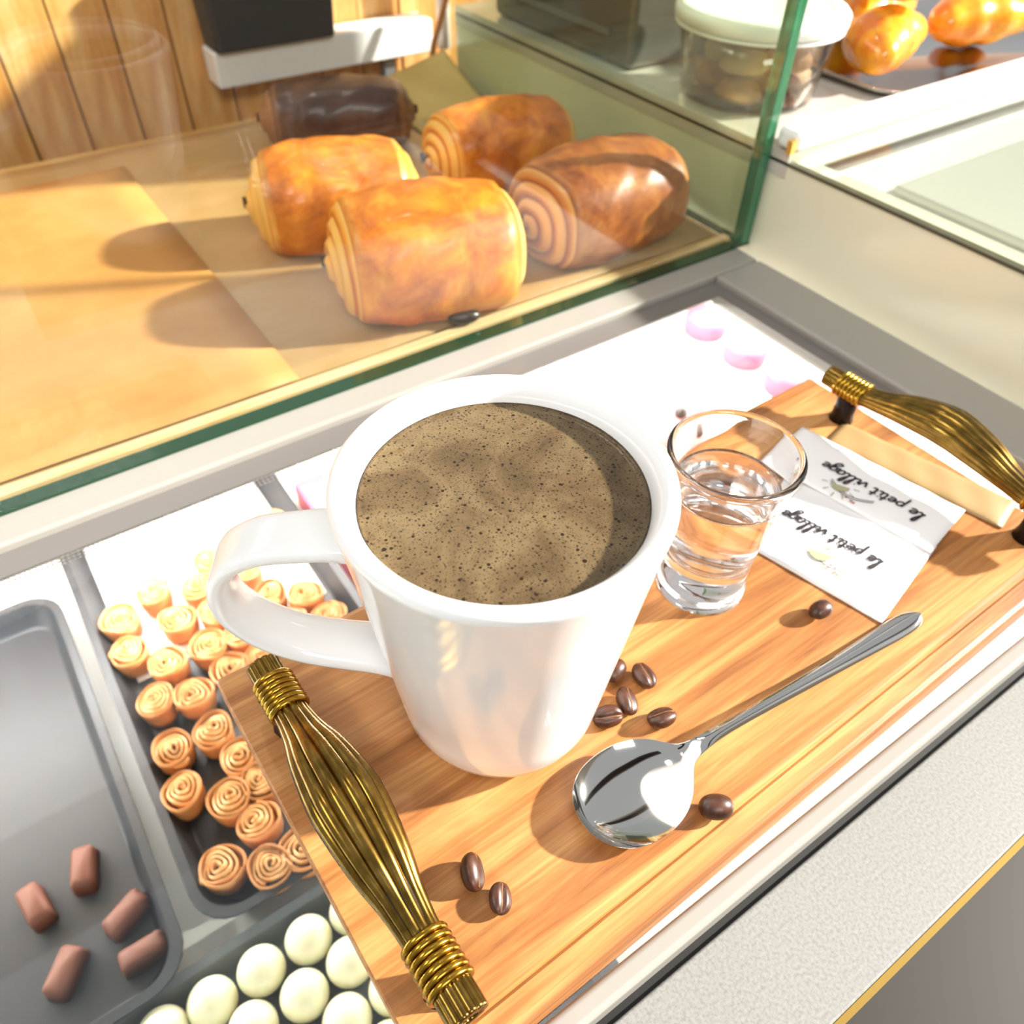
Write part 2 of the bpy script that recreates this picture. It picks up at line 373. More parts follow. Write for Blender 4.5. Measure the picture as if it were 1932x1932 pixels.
# ------------------------------------------------------------------ adjacent counter on the right
ac = thing('side_counter', 'pale olive side counter standing right of the glass cabinet', 'counter')
MB().box((.353, -.06, -.030), (.372, .60, .048)).build('side_panel', 'olive', ac)
MB().box((.352, -.06, .048), (1.35, .196, .055)).build('top_glass', pane('top_pane', 'f4f6f2'), ac)
MB().box((.352, -.06, .0475), (.3575, .60, .0495)).build('gasket', mat('dark_gasket', '4e4a38', .5), ac)
MB().box((.374, -.05, .030), (1.34, .19, .036)).build('inner_shelf', 'white', ac)
MB().box((.40, .02, .036), (.62, .15, .042)).build('inner_tray', mat('grey_white', 'cfccc4', .5), ac, bevel=.004)
MB().box((.352, .197, .040), (1.35, .60, .055)).build('rear_top', mat('steel_top', 'cfcac2', .25, .2), ac)
MB().box((.353, .194, .0555), (1.35, .212, .068)).build('top_rail', 'white', ac, bevel=.004)
MB().box((.372, -.06, -.030), (1.35, -.05, .045)).build('front_panel', 'olive', ac)
MB().box((.353, -.06, -.040), (1.35, .60, -.030)).build('base', 'olive', ac)
MB().box((.3485, .1945, .0560), (.3525, .1985, .064)).build('rail_clip', mat('brass', 'd9b25a', .3, .7), ac)

tb = thing('plastic_tub', 'clear plastic tub with white lid full of cookies on the side counter', 'tub', (.4095, .292, .0552))
TUB = [(.001, .001), (.046, .001), (.0475, .004), (.0535, .046)]
MB().lathe(TUB+[(.0525, .046), (.0465, .005), (.001, .003)], 40).build('tub_wall', 'clear', tb, True)
MB().lathe([(.001, .047), (.0555, .047), (.0585, .049), (.0585, .055), (.056, .0575), (.050, .0575), (.048, .056), (.001, .056)], 40).build('lid', 'white', tb, True)
MB().lathe([(.0535, .0445), (.0575, .045), (.0575, .0465), (.0535, .0468)], 40).build('rim', 'white', tb, True)
def cookie(me_name, mt, sd):
    b = MB(); r = random.Random(sd); rings = []
    for (q, z) in ((.02, 0), (.7, 0), (1, .25), (1.0, .55), (.75, .95), (.3, 1.05), (.02, 1.05)):
        rings.append([(q*(1+.06*math.sin(3*a+sd)+.03*math.sin(7*a))*math.cos(a), q*(1+.06*math.sin(3*a+sd))*math.sin(a), z*.55) for a in [2*math.pi*j/20 for j in range(20)]])
    return b.loft(rings).mesh(me_name, mt, True)
cks = [cookie('cookie', 'cookie', 1), cookie('cookie', 'cookie2', 2), cookie('cookie', 'cookie3', 3)]
CK = [(-.028, -.018, .004, 0, 'caramel cookie low at the left of the plastic tub'), (.0, -.030, .004, 1, 'dark cookie low at the front of the plastic tub'), (.028, -.014, .004, 2, 'pale cookie low at the right of the plastic tub'),
      (-.006, .022, .004, 0, 'caramel cookie low at the back of the plastic tub'), (-.026, -.018, .022, 2, 'pale cookie high at the left of the plastic tub'), (.004, -.028, .022, 0, 'caramel cookie high at the front of the plastic tub'),
      (.027, -.010, .022, 1, 'dark cookie high at the right of the plastic tub'), (-.004, .020, .022, 2, 'pale cookie high at the back of the plastic tub')]
for x, y, z, kk, lab in CK:
    o = inst('cookie', cks[kk], None, (.4095+x, .292+y, .0552+z), (random.uniform(-.25, .25), random.uniform(-.25, .25), random.uniform(0, 6)), (.0165, .0165, .024))
    tag(o, lab, 'cookie', 'cookies in the plastic tub')
sb = thing('steel_bin', 'dark grey steel bin behind the plastic tub', 'bin', (.44, .455, .0552))
MB().box((-.075, -.085, 0), (.09, .10, .17)).build('bin_body', 'darkgrey', sb, bevel=.006)
MB().box((-.079, -.089, .150), (.094, .104, .160)).build('bin_rim', 'grey', sb, bevel=.003)
MB().box((-.0775, -.06, .02), (-.0752, .07, .024)).build('bin_seam', 'grey', sb)
pt = thing('steel_tray', 'shallow steel tray carrying the glazed orange breads', 'tray', (.597, .292, .0552))
MB().loft([[(x, y, 0.0) for x, y in rrect(-.105, .15, -.065, .08, .02)], [(x, y, .006) for x, y in rrect(-.115, .16, -.075, .09, .025)], [(x, y, .006) for x, y in rrect(-.112, .157, -.072, .087, .023)], [(x, y, .0015) for x, y in rrect(-.103, .148, -.063, .078, .02)]]).build('tray_body', 'steel', pt, True)
br = MB(); rings = []
for i in range(17):
    t = i/16; x = -.05+.10*t; q = max(.03, math.sin(math.pi*t)**.5)*(1+.05*math.sin(t*22)); y0 = .014*math.sin(math.pi*t)
    rings.append([(x, y0+.025*q*math.cos(a), .021+.021*q*math.sin(a)) for a in [2*math.pi*j/20 for j in range(20)]])
br = br.loft(rings).mesh('bread', 'yellowbread', True)
for x, y, z, rz, lab in ((.532, .260, .0575, 20, 'yellow glazed bread nearest the plastic tub'), (.645, .262, .0575, -15, 'yellow glazed bread at the right end of the steel tray'), (.59, .320, .0575, 10, 'yellow glazed bread at the back of the steel tray'), (.570, .288, .098, 60, 'orange glazed bread lying on top of the others')):
    tag(inst('glazed_bread', br, None, (x, y, z), (0, 0, R(rz))), lab, 'bread', 'glazed breads on the steel tray')

# background shelf behind the cabinet
sh = thing('wall_shelf', 'white metal shelf bar in front of the pine planks', 'shelf', (.14, .66, 0))
MB().box((0, 0, .0005), (.222, .031, .030)).build('shelf_bar', 'white', sh, bevel=.002)
MB().box((.170, .010, -.30), (.182, .022, .0005)).build('post', 'grey', sh, bevel=.001)
o = tag(fix(MB().loft([[(x, y, .0305) for x, y in rrect(.142, .255, .652, .690, .006)], [(x, y, .12) for x, y in rrect(.138, .259, .648, .692, .006)]]).build('dark_crate', 'blackplastic', None, False, bevel=.002)), 'dark crate standing on the white shelf bar', 'crate')
o = tag(MB().tube(crom([(.3400, .628, .000), (.3450, .629, .018), (.3530, .630, .034), (.366, .632, .062)]), [.003]*25, 8).build('copper_tongs', 'copper', None, True), 'thin curved copper rod leaning behind the glass cabinet', 'rod')
o = tag(MB().tube([(.3790, .668, .000), (.3790, .668, .20)], .007, 12).build('white_pipe', 'white', None, True), 'white upright tube hanging in front of the pine planks', 'pipe')

# ------------------------------------------------------------------ trays and sweets inside the counter
def tray(name, x0, x1, y0, y1, zf, zr, lab, m='blackplastic'):
    r = .022
    rings = [[(x, y, zf-.002) for x, y in rrect(x0+.008, x1-.008, y0+.008, y1-.008, r*.8)], [(x, y, zr-.002) for x, y in rrect(x0, x1, y0, y1, r)], [(x, y, zr) for x, y in rrect(x0, x1, y0, y1, r)],
             [(x, y, zr) for x, y in rrect(x0+.005, x1-.005, y0+.005, y1-.005, r*.85)], [(x, y, zf+.002) for x, y in rrect(x0+.0105, x1-.0105, y0+.0105, y1-.0105, r*.7)], [(x, y, zf) for x, y in rrect(x0+.0125, x1-.0125, y0+.0125, y1-.0125, r*.65)]]
    o = MB().loft(rings).build(name, m, None, False); o.data.polygons.foreach_set('use_smooth', [True]*len(o.data.polygons))
    o.data.polygons[-1].use_smooth = False
    md = o.modifiers.new('es', 'EDGE_SPLIT'); md.split_angle = R(50)
    return tag(o, lab, 'tray')
ZF = -.188
tray('pastry_tray', -.133, .026, .058, .40, ZF, -.172, 'black plastic tray of puff pastry swirls under the glass')
tray('pastry_tray', -.31, -.1415, .046, .325, ZF, -.172, 'black plastic tray at the left edge under the glass')
tray('ball_tray', -.30, .03, -.122, .054, -.195, -.183, 'grey tray under the white balls', mat('grey_tray', '6a6e74', .35))
# swirl pastry meshes: a cup-shaped shell and a spiral ribbon inside
def swirl(seed):
    r = random.Random(seed); Rr = .0116; n = 28
    e1 = r.uniform(.88, 1.0); ph = r.uniform(0, 6.28)
    prof = [(.002, 0), (.0098, 0), (.0112, .006), (.0118, .014), (.0121, .0175), (.0112, .0188), (.0104, .0165), (.0095, .012), (.002, .011)]
    rings = [[(q*(1+.05*math.sin(2*a+ph))*math.cos(a), q*e1*(1+.05*math.sin(3*a+ph))*math.sin(a), z+.0012*math.sin(a+ph)*(z > .01)) for a in [2*math.pi*j/n for j in range(n)]] for q, z in prof]
    shell = MB().loft(rings).mesh('shell', 'swirlshell', True)
    b = MB(); T = r.uniform(3.2, 4.2); m_ = 90; inn = []; rings = []
    for i in range(m_+1):
        t = i/m_; a = ph+t*T*2*math.pi; q = (.0012+.0092*t)*(1+.05*math.sin(3*a)); th = .00075
        top = .0215-.0045*t+.0012*math.sin(2.1*a+ph)
        c, s_ = math.cos(a), math.sin(a)*e1
        rings.append([((q-th)*c, (q-th)*s_, .0105), ((q-th)*c, (q-th)*s_, top-.0006), (q*c, q*s_, top), ((q+th)*c, (q+th)*s_, top-.0008), ((q+th)*c, (q+th)*s_, .0105)])
    sw = b.loft(rings).mesh('swirl_layers', 'swirl', True)
    return shell, sw
SWM = [swirl(i) for i in range(5)]
SW = [((-.1138, .0852), 'swirl pastry at the front left corner of the black tray'), ((-.0936, .0716), 'swirl pastry second from the left in the front row of the black tray'), ((-.0766, .0710), 'swirl pastry in the front row half hidden by the board edge'),
 ((-.0893, .0972), 'crumbly hollow swirl pastry just behind the front row, beside the board'), ((-.1178, .1365), 'swirl pastry at the left rim of the black tray, third row'), ((-.0979, .1184), 'swirl pastry between the hollow one and the left rim of the tray'),
 ((-.0791, .1182), 'swirl pastry peeking out beside the board, near the hollow one'), ((-.0830, .1387), 'swirl pastry by the rear corner of the wooden board'), ((-.1140, .1654), 'swirl pastry at the left rim of the black tray, fourth row'),
 ((-.0907, .1630), 'swirl pastry second from the left rim, fourth row'), ((-.0918, .1934), 'swirl pastry in the middle left of the black tray'), ((-.1119, .2012), 'swirl pastry cut by the left border, middle of the tray'),
 ((-.0674, .1978), 'swirl pastry just left of the mug handle bottom'), ((-.0472, .1955), 'swirl pastry hidden partly by the lower mug handle'), ((-.0974, .2244), 'swirl pastry at the left, sixth row'),
 ((-.0724, .2229), 'swirl pastry two places left of the mug handle, sixth row'), ((-.0514, .2204), 'swirl pastry directly left of the mug handle curve, sixth row'), ((-.0220, .2118), 'small swirl pastry at the lower left inside the mug handle opening'),
 ((.0016, .2027), 'hollow swirl pastry at the right inside the mug handle opening'), ((-.0240, .2393), 'swirl pastry at the upper left inside the mug handle opening'), ((-.0040, .2270), 'swirl pastry at the top inside the mug handle opening'),
 ((-.0585, .2464), 'swirl pastry left of the widest bend of the mug handle'), ((-.0611, .2722), 'overexposed swirl pastry above left of the mug handle'), ((-.0462, .2907), 'overexposed swirl pastry nearest the rear of the tray, left'),
 ((.0038, .3037), 'overexposed swirl pastry at the tray rear, right'), ((-.0195, .3007), 'overexposed swirl pastry at the tray rear, middle'), ((-.0300, .2686), 'overexposed swirl pastry behind the top of the mug handle'), ((-.0820, .2534), 'overexposed swirl pastry near the left border, seventh row'),
 ((-.1150, .2450), 'swirl pastry left of the sixth row, by the tray rim'), ((-.0880, .2850), 'swirl pastry at the rear left of the black tray'), ((-.1130, .2750), 'swirl pastry at the rear left rim of the black tray')]
for i, ((x, y), lab) in enumerate(SW):
    t = thing('swirl_pastry', lab, 'pastry', (x, y, ZF), random.uniform(0, 6.28), 'puff pastry swirls in the black tray')
    a, b = SWM[i % 5]; inst('shell', a, t); inst('swirl_layers', b, t, rot=(random.uniform(-.12, .12), random.uniform(-.12, .12), 0))
sheet('tray_liner', -.118, .012, .232, .385, ZF+.0001, 'paper', 'white paper liner under the rear swirl pastries in the black tray', amp=.0003)
# chocolate pieces in the far left tray
cp = MB().loft([[(x, y, 0) for x, y in rrect(-.012, .012, -.006, .006, .003)], [(x*.9, y*.9, .009) for x, y in rrect(-.012, .012, -.006, .006, .003)], [(x*.7, y*.6, .011) for x, y in rrect(-.012, .012, -.006, .006, .003)]]).mesh('praline', 'cookie2', True)
for i, (x, y, lab) in enumerate(((-.161, .072, 'brown praline nearest the corner of the left tray'), (-.163, .095, 'second brown praline in the left tray'), (-.195, .085, 'third brown praline in the left tray'), (-.175, .13, 'fourth brown praline in the left tray'), (-.20, .125, 'fifth brown praline in the left tray'))):
    tag(inst('praline', cp, None, (x, y, ZF), (0, 0, R(25*i))), lab, 'praline', 'pralines in the left tray')
# white balls
bm_ = MB().ellipsoid((0, 0, .0112), (.0117, .0117, .0112), 28, 16).mesh('white_ball', 'ballwhite', True)
bi = 0
ordn = ['leftmost', 'second from the left', 'third from the left', 'fourth from the left', 'fifth from the left', 'sixth from the left', 'seventh from the left', 'eighth from the left']
rowname = ['front', 'second', 'third', 'fourth', 'fifth', 'sixth', 'seventh']
for rr in range(7):
    for cc in range(9):
        x = -.262+cc*.0243+(rr % 2)*.0121+random.uniform(-.0008, .0008); y = -.096+rr*.0215+random.uniform(-.0006, .0006)
        if x > -.062 or x < -.20: continue
        tag(inst('white_ball', bm_, None, (x, y, -.195)), 'creamy white ball, %s in the %s row of the grey tray' % (ordn[cc-2], rowname[rr]), 'sweet', 'white balls in the grey tray')
# pink and white cakes at the right and back
wt = tray('cake_tray', .20, .50, .10, .40, -.188, -.180, 'white cake tray glowing under the glass near the far corner', 'white')
ck = MB().lathe([(.001, 0), (.020, 0), (.0215, .003), (.0215, .016), (.019, .020), (.010, .0215), (.001, .022)], 24).mesh('cake_body', 'palepink', True)
ckp = MB().lathe([(.001, 0), (.020, 0), (.0215, .003), (.0215, .016), (.019, .020), (.010, .0215), (.001, .022)], 24).mesh('cake_body', 'pink', True)
ber = MB().ellipsoid((0, 0, .025), (.006, .006, .005), 12, 8).mesh('berry', 'choc', True)
for x, y, me, be, lab in ((.335, .225, ck, 1, 'pale pink cake with a dark berry in the white tray'), (.275, .175, ck, 0, 'pale pink cake behind the shot glass in the white tray'), (.470, .33, ckp, 0, 'pink cake at the far corner of the white tray'), (.468, .275, ckp, 0, 'pink cake second from the far corner along the tray edge'), (.466, .22, ckp, 0, 'pink cake third from the far corner along the tray edge'), (.464, .165, ckp, 0, 'pink cake nearest the bronze handle along the tray edge')):
    t = thing('pink_cake', lab, 'cake', (x, y, -.188), 0, 'pink cakes in the white tray'); inst('cake_body', me, t)
    if be: inst('berry', ber, t)
tag(MB().box((.235, .285, -.205), (.285, .325, -.175)).build('blue_box', 'paleblue', None, bevel=.003), 'pale blue carton under the glass behind the mug', 'carton') if False else None
for i, (x0, x1, m_, lab) in enumerate(((.035, .060, 'pink', 'pink packet under the glass left of the mug rim'), (.064, .090, 'palepink', 'pale pink packet under the glass behind the mug rim'), (.120, .165, 'paleblue', 'pale blue packet under the glass hidden behind the mug'))):
    t = thing('sweet_packet', lab, 'packet', (0, 0, -.2045), 0, 'packets under the glass')
    MB().loft([[(x, y, 0) for x, y in rrect(x0, x1, .23, .34, .003)], [(x, y, .026) for x, y in rrect(x0, x1, .23, .34, .003)]]).build('packet_body', m_, t, bevel=.002)
    MB().box((x0+.004, .25, .0262), (x0+.010, .33, .0268)).build('stripe', 'white', t)

# ------------------------------------------------------------------ serving board
sv = thing('serving_board', 'teak serving board with bronze handles carrying the mug', 'serving board', (-.08, 0, 0), R(1.1))
prof = [(-.0865, -.0158), (-.0865, -.004), (-.0858, -.0018), (-.0842, -.0008), (-.0788, -.0003), (-.0778, -.0012), (-.0770, -.0003), (-.075, 0), (.0640, 0), (.0662, -.0008), (.0670, -.003), (.0670, -.0158)]
xs = [0, .0006, .002]+[.002+.327*i/20 for i in range(1, 20)]+[.329, .3304, .331]
rings = []
for x in xs:
    ins = .0006 if x in (0, .331) else 0
    rings.append([(x, y, z-(ins if z > -.01 else 0)) for y, z in prof])
o = fix(MB().loft(rings).build('board', 'board', sv)); 
# handles
def handle(xc, sgn):
    hd = MB().loft([[(xc+ax*math.cos(t), y, zz+az*math.sin(t)) for t in [2*math.pi*j/12 for j in range(12)]] for y, ax, az, zz in ((.0475, .0040, .0031, .0185), (.0405, .0042, .0033, .019), (.0265, .0043, .0034, .0195), (.002, .0075, .005, .0262), (-.016, .0085, .0053, .028), (-.034, .0075, .005, .0262), (-.0585, .0043, .0034, .0195), (-.0725, .0042, .0033, .019), (-.0795, .004, .0031, .0185))]).build('handle', 'bronze_dark', sv, True)
    for yy in (.034, -.066):
        MB().tube([(xc, yy, -.0005), (xc, yy, .004), (xc, yy, .016)], [.0062, .0052, .005], 12).build('post', 'bronze_dark', hd, True)
    hd['label'] = 'bundled bronze rod handle'
    nR = 12; ys = [.0485, .044, .0405, .033, .0265, .022, .014, .002, -.016, -.034, -.046, -.054, -.0585, -.065, -.0725, -.076, -.0805]
    for q in range(nR):
        a = 2*math.pi*(q+.5)/nR; path = []; rad = []
        for y in ys:
            u = min(1, max(0, (abs(y+.016)-.003)/.0395)); bul = .5+.5*math.cos(math.pi*min(1, u)); bul = bul if abs(y+.016) < .0425 else 0
            ax = .0043+.0043*bul; az = .0034+.0020*bul; zc = .0185+.0095*(.5+.5*math.cos(math.pi*min(1, abs(y+.016)/.050)))
            path.append((xc+ax*math.cos(a), y, zc+az*math.sin(a))); rad.append(.00165+.00120*bul)
        pth = crom(path, 4); rd = []
        for i in range(len(rad)-1): rd += [rad[i]+(rad[i+1]-rad[i])*kk/4 for kk in range(4)]
        rd.append(rad[-1]); MB().tube(pth, rd, 8).build('rod', 'bronze', hd, True)
    ring = MB(); n1, n2 = 28, 8; rg = []
    for i in range(n1+1):
        t = 2*math.pi*i/n1; cx, cz = math.cos(t), math.sin(t)
        rg.append([(cx*(.0062+.0011*math.cos(p)), .0011*math.sin(p), cz*(.0053+.0011*math.cos(p))) for p in [2*math.pi*j/n2 for j in range(n2)]])
    rm = ring.loft(rg, True, False, False).mesh('ring', 'gold', True)
    for y0 in (.0400, -.0585):
        for q in range(7): y = y0-q*.00215; inst('ring', rm, hd, (xc, y, .0185+.0095*(.5+.5*math.cos(math.pi*min(1, abs(y+.016)/.050)))), (R(4 if y0 > 0 else -4), 0, 0))
handle(.0150, 1); handle(.316, -1)

# ------------------------------------------------------------------ mug
mg = thing('coffee_mug', 'white ceramic mug full of black coffee on the teak board', 'mug', (0, 0, .0002))
prof = [(.001, .0018), (.021, .0018), (.0235, 0), (.0255, .0004), (.0290, .0030), (.0318, .0070), (.0337, .0125)]
for i in range(1, 11): t = i/11; prof.append((.0337+(.0452-.0337)*t, .0125+(.106-.0125)*t))
prof += [(.0458, .1078), (.0460, .1092), (.0457, .1104), (.0449, .1112), (.0438, .1115), (.0426, .1112), (.0412, .1102), (.0400, .1086), (.0393, .1066), (.0388, .1040), (.0380, .098)]
prof += [(.036, .080), (.032, .045), (.0285, .016), (.024, .009), (.001, .008)]
o = fix(MB().lathe(prof, 96).build('mug_body', 'ceramic', mg, True))
ang = math.atan2(.582, -.813)+R(4); dr = Vector((math.cos(ang), math.sin(ang), 0)); pn = Vector((-math.sin(ang), math.cos(ang), 0))
ctr = crom([(.0395, .0905), (.0475, .0900), (.0570, .0893), (.0685, .0876), (.0775, .0815), (.0812, .0715), (.0798, .0620), (.0732, .0522), (.0625, .0446), (.0505, .0404), (.0405, .0382), (.0335, .0372)], 6)
rings = []; npt = len(ctr)
for i, p in enumerate(ctr):
    a_, b_ = ctr[max(0, i-1)], ctr[min(npt-1, i+1)]; tx, tz = b_[0]-a_[0], b_[1]-a_[1]; l_ = math.hypot(tx, tz); nx, nz = -tz/l_, tx/l_
    u = i/(npt-1); hw = .0098-.0012*math.sin(math.pi*u)+.0025*max(0, 1-u/.12)**2+.002*max(0, 1-(1-u)/.15)**2; th = .0033+.0012*max(0, 1-u/.12)**2
    ring = []
    for j in range(20):
        t = 2*math.pi*j/20; cw = math.copysign(abs(math.cos(t))**.7, math.cos(t)); sw = math.copysign(abs(math.sin(t))**.8, math.sin(t))
        w = hw*cw; h_ = th*sw+.0012*(cw*cw)
        ring.append(dr*(p[0]+nx*h_)+Vector((0, 0, p[1]+nz*h_))+pn*w)
    rings.append(ring)
fix(MB().loft(rings).build('mug_handle', 'ceramic', mg, True))
cf = thing('coffee', 'black coffee with bubbly tan crema filling the white mug', 'coffee', (0, 0, 0))
MB().lathe([(.001, .098), (.0378, .098), (.0384, .1035), (.0389, .1055), (.0382, .1047), (.037, .1045), (.02, .1045), (.001, .1045)], 96, cap1=True).build('crema', 'crema', cf, True)

# ------------------------------------------------------------------ shot glass of water
sg = thing('shot_glass', 'small clear shot glass of water beside the mug', 'glass', (.100, .0019, .0003))
gp = [(.0005, .0), (.0165, 0), (.0178, .0012), (.0181, .003), (.0178, .0048), (.0170, .0062), (.0169, .009), (.0172, .013), (.0174, .018), (.0178, .024), (.0185, .034), (.0198, .046), (.0214, .057), (.0228, .0635), (.0236, .0668), (.0241, .0682), (.0243, .0694), (.0239, .0704), (.0231, .0707), (.0223, .0703), (.0217, .0692), (.0210, .066), (.0197, .058), (.0181, .046), (.0168, .034), (.0160, .026), (.0150, .0215), (.012, .0195), (.0005, .019)]
gp = [(p[0], p[1]) for p in crom([(a, b, 0) for a, b in gp], 3)]
fix(MB().lathe(gp, 96).build('glass_body', 'glassware', sg, True))
wp = [(.0005, .0188), (.0121, .0193), (.0151, .0213), (.0162, .026), (.0170, .034), (.0183, .046), (.0193, .0535), (.0196, .0552), (.0190, .0543), (.017, .0539), (.0005, .0538)]
fix(tag(MB().lathe(wp, 64, (.100, .0019)).build('water', 'water', None, True), 'clear water filling the shot glass', 'water'))

# ------------------------------------------------------------------ spoon
sp = thing('teaspoon', 'polished steel teaspoon lying on the front of the board', 'spoon', (.0160, -.0537, .0004), R(-2.6))
rings = []; nv = 13
sec = []   # x, half width, rim z, depth
for x, hw, rz_, dp in ((-.0208, .0012, .0068, .0002), (-.0202, .0050, .0066, .0014), (-.0185, .0086, .0063, .0030), (-.0155, .0122, .0060, .0044), (-.0110, .0152, .0057, .0052), (-.0055, .0168, .0055, .0055), (0, .0172, .0056, .0055), (.0055, .0166, .0060, .0054), (.0105, .0148, .0066, .0047), (.0150, .0116, .0074, .0036), (.0182, .0078, .0082, .0024), (.0205, .0050, .0090, .0014), (.0230, .0036, .0096, .0008), (.027, .0029, .0103, .0003), (.034, .0024, .0106, 0), (.045, .0023, .0098, 0), (.060, .0025, .0080, -.0001), (.080, .0029, .0056, -.0002), (.100, .0034, .0036, -.0002), (.118, .0041, .0024, -.0003), (.130, .0045, .0018, -.0003), (.138, .0042, .0016, -.0003), (.1425, .0026, .0016, -.0002), (.1438, .0008, .0016, 0)):
    sec.append((x, hw, rz_, dp))
sec2 = [tuple(v) for v in [crom([(a, b, c_) for a, b, c_, _ in sec], 3)][0]]; dep = crom([(a, d, 0) for a, _, _, d in sec], 3)
for i, (x, hw, z) in enumerate(sec2):
    dp = dep[i][1]; top = []; bot = []; th = .0009 if x < .021 else .0013
    for j in range(nv):
        q = -1+2*j/(nv-1); d = dp*(1-abs(q)**2.2); top.append((x, hw*q, z-d+(.0011*(1-q*q)*min(1, max(0, (x-.022)/.01))))); bot.append((x, hw*q*(1.0 if abs(q) < .99 else .97), z-d-th*(1-.75*abs(q)**3)))
    rings.append(top+bot[::-1])
o = fix(MB().loft(rings).build('spoon_body', 'steel', sp, True))
md = o.modifiers.new('s', 'SUBSURF'); md.levels = 1; md.render_levels = 1

# ------------------------------------------------------------------ coffee beans
def bean_mesh():
    b = MB(); rings = []; n, m_ = 24, 14
    for i in range(m_+1):
        t = math.pi*i/m_; t = min(max(t, .04), math.pi-.04); x = -.0054*math.cos(t); rr = math.sin(t)**.85
        ring = []
        for j in range(n):
            a = 2*math.pi*j/n; y = .0041*rr*math.cos(a); z = .0040*rr*math.sin(a)
            if z > 0: z = z*.62; 
            g = math.exp(-(y/.0006)**2)
            if math.sin(a) > 0: z -= .0011*g*rr
            ring.append((x, y+.0003*math.sin(x*500), z))
        rings.append(ring)
    return fixm(b.loft(rings).mesh('bean_body', 'bean', True))
def fixm(me):
    import bmesh
    bm = bmesh.new(); bm.from_mesh(me); bmesh.ops.recalc_face_normals(bm, faces=bm.faces); bm.to_mesh(me); bm.free(); return me
bme = bean_mesh()
cut = MB().tube([(-.0046, .0003*math.sin(-2.3), .0010), (-.002, -.00025, .00128), (.002, .00025, .00128), (.0046, .0003*math.sin(2.3), .0010)], .00035, 6).mesh('center_cut', 'beancut', True)
BEANS = [(-.0403, -.0455, 62, 60, 1.05, 'larger of the two coffee beans between the bronze handle and the spoon'), (-.0378, -.0562, 50, 20, .86, 'smaller of the two coffee beans between the bronze handle and the spoon'), (.0352, -.0722, -20, 180, 1.05, 'smooth coffee bean touching the right edge of the spoon bowl'), (.1270, -.0375, 10, 170, .95, 'coffee bean at the edge of the white paper packet'),
         (.0490, -.0215, 75, 15, 1.0, 'coffee bean farthest from the spoon in the cluster beside the mug'), (.0370, -.0262, 60, 35, 1.0, 'coffee bean with pale centre cut in the middle of the cluster beside the mug'), (.0428, -.0378, -20, -25, 1.0, 'coffee bean nearest the spoon, slightly apart from the cluster'), (.0270, -.0272, -30, 40, 1.0, 'coffee bean at the front of the cluster against the mug'), (.0412, -.0140, 30, 160, .95, 'coffee bean half hidden behind the lower mug wall')]
for x, y, rz, rx, s, lab in BEANS:
    t = thing('coffee_bean', lab, 'coffee bean', (x, y, .0036*s+.0002), R(rz), 'roasted coffee beans on the board')
    a = inst('bean_body', bme, t, rot=(R(rx), 0, 0), sc=(s, s, s)); inst('center_cut', cut, t, rot=(R(rx), 0, 0), sc=(s, s, s))

# ------------------------------------------------------------------ paper packets
GL = {'l': (.5, [[(0, 0), (.15, .6), (.36, 1.8), (.28, 2.3), (.15, 1.9), (.15, .4), (.3, 0), (.5, .15)]]), 'e': (.6, [[(0, .4), (.35, .5), (.5, .8), (.3, 1.0), (.08, .7), (.1, .2), (.35, 0), (.6, .2)]]),
      'p': (.72, [[(.1, .95), (.10, -1.2)], [(.10, .5), (.3, .95), (.55, .8), (.55, .25), (.3, 0), (.12, .2)]]), 't': (.5, [[(.25, 1.8), (.2, .3), (.35, 0), (.55, .2)], [(0, 1.1), (.5, 1.2)]]),
      'i': (.38, [[(.1, .95), (.08, .2), (.22, 0), (.4, .2)], [(.1, 1.35), (.16, 1.45)]]), 'v': (.62, [[(0, .95), (.2, .1), (.3, 0), (.5, .6), (.52, 1.0), (.65, .95)]]),
      'a': (.70, [[(.5, .8), (.3, 1.0), (.06, .7), (.1, .15), (.3, 0), (.5, .4)], [(.54, 1.05), (.52, .35), (.58, .02), (.74, .15)]]), 'g': (.66, [[(.5, .8), (.3, 1), (.06, .7), (.1, .15), (.3, .05), (.5, .4)], [(.54, 1.05), (.53, .2), (.5, -.7), (.25, -1.1), (.05, -.8), (.4, -.2), (.65, .1)]])}
def ribbon(mb, pts, w, hz):
    P = [Vector((p[0], p[1], 0)) for p in pts]; A = []; B = []
    for i in range(len(P)):
        t = P[min(i+1, len(P)-1)]-P[max(i-1, 0)]; t = t.normalized() if t.length else Vector((1, 0, 0)); n = Vector((-t.y, t.x, 0))*w/2
        A.append(P[i]+n); B.append(P[i]-n)
    vs_ = [(p.x, p.y, hz(p.x, p.y)) for p in A+B]; n = len(A)
    mb.add(vs_, [(i, n+i, n+i+1, i+1) for i in range(n-1)])
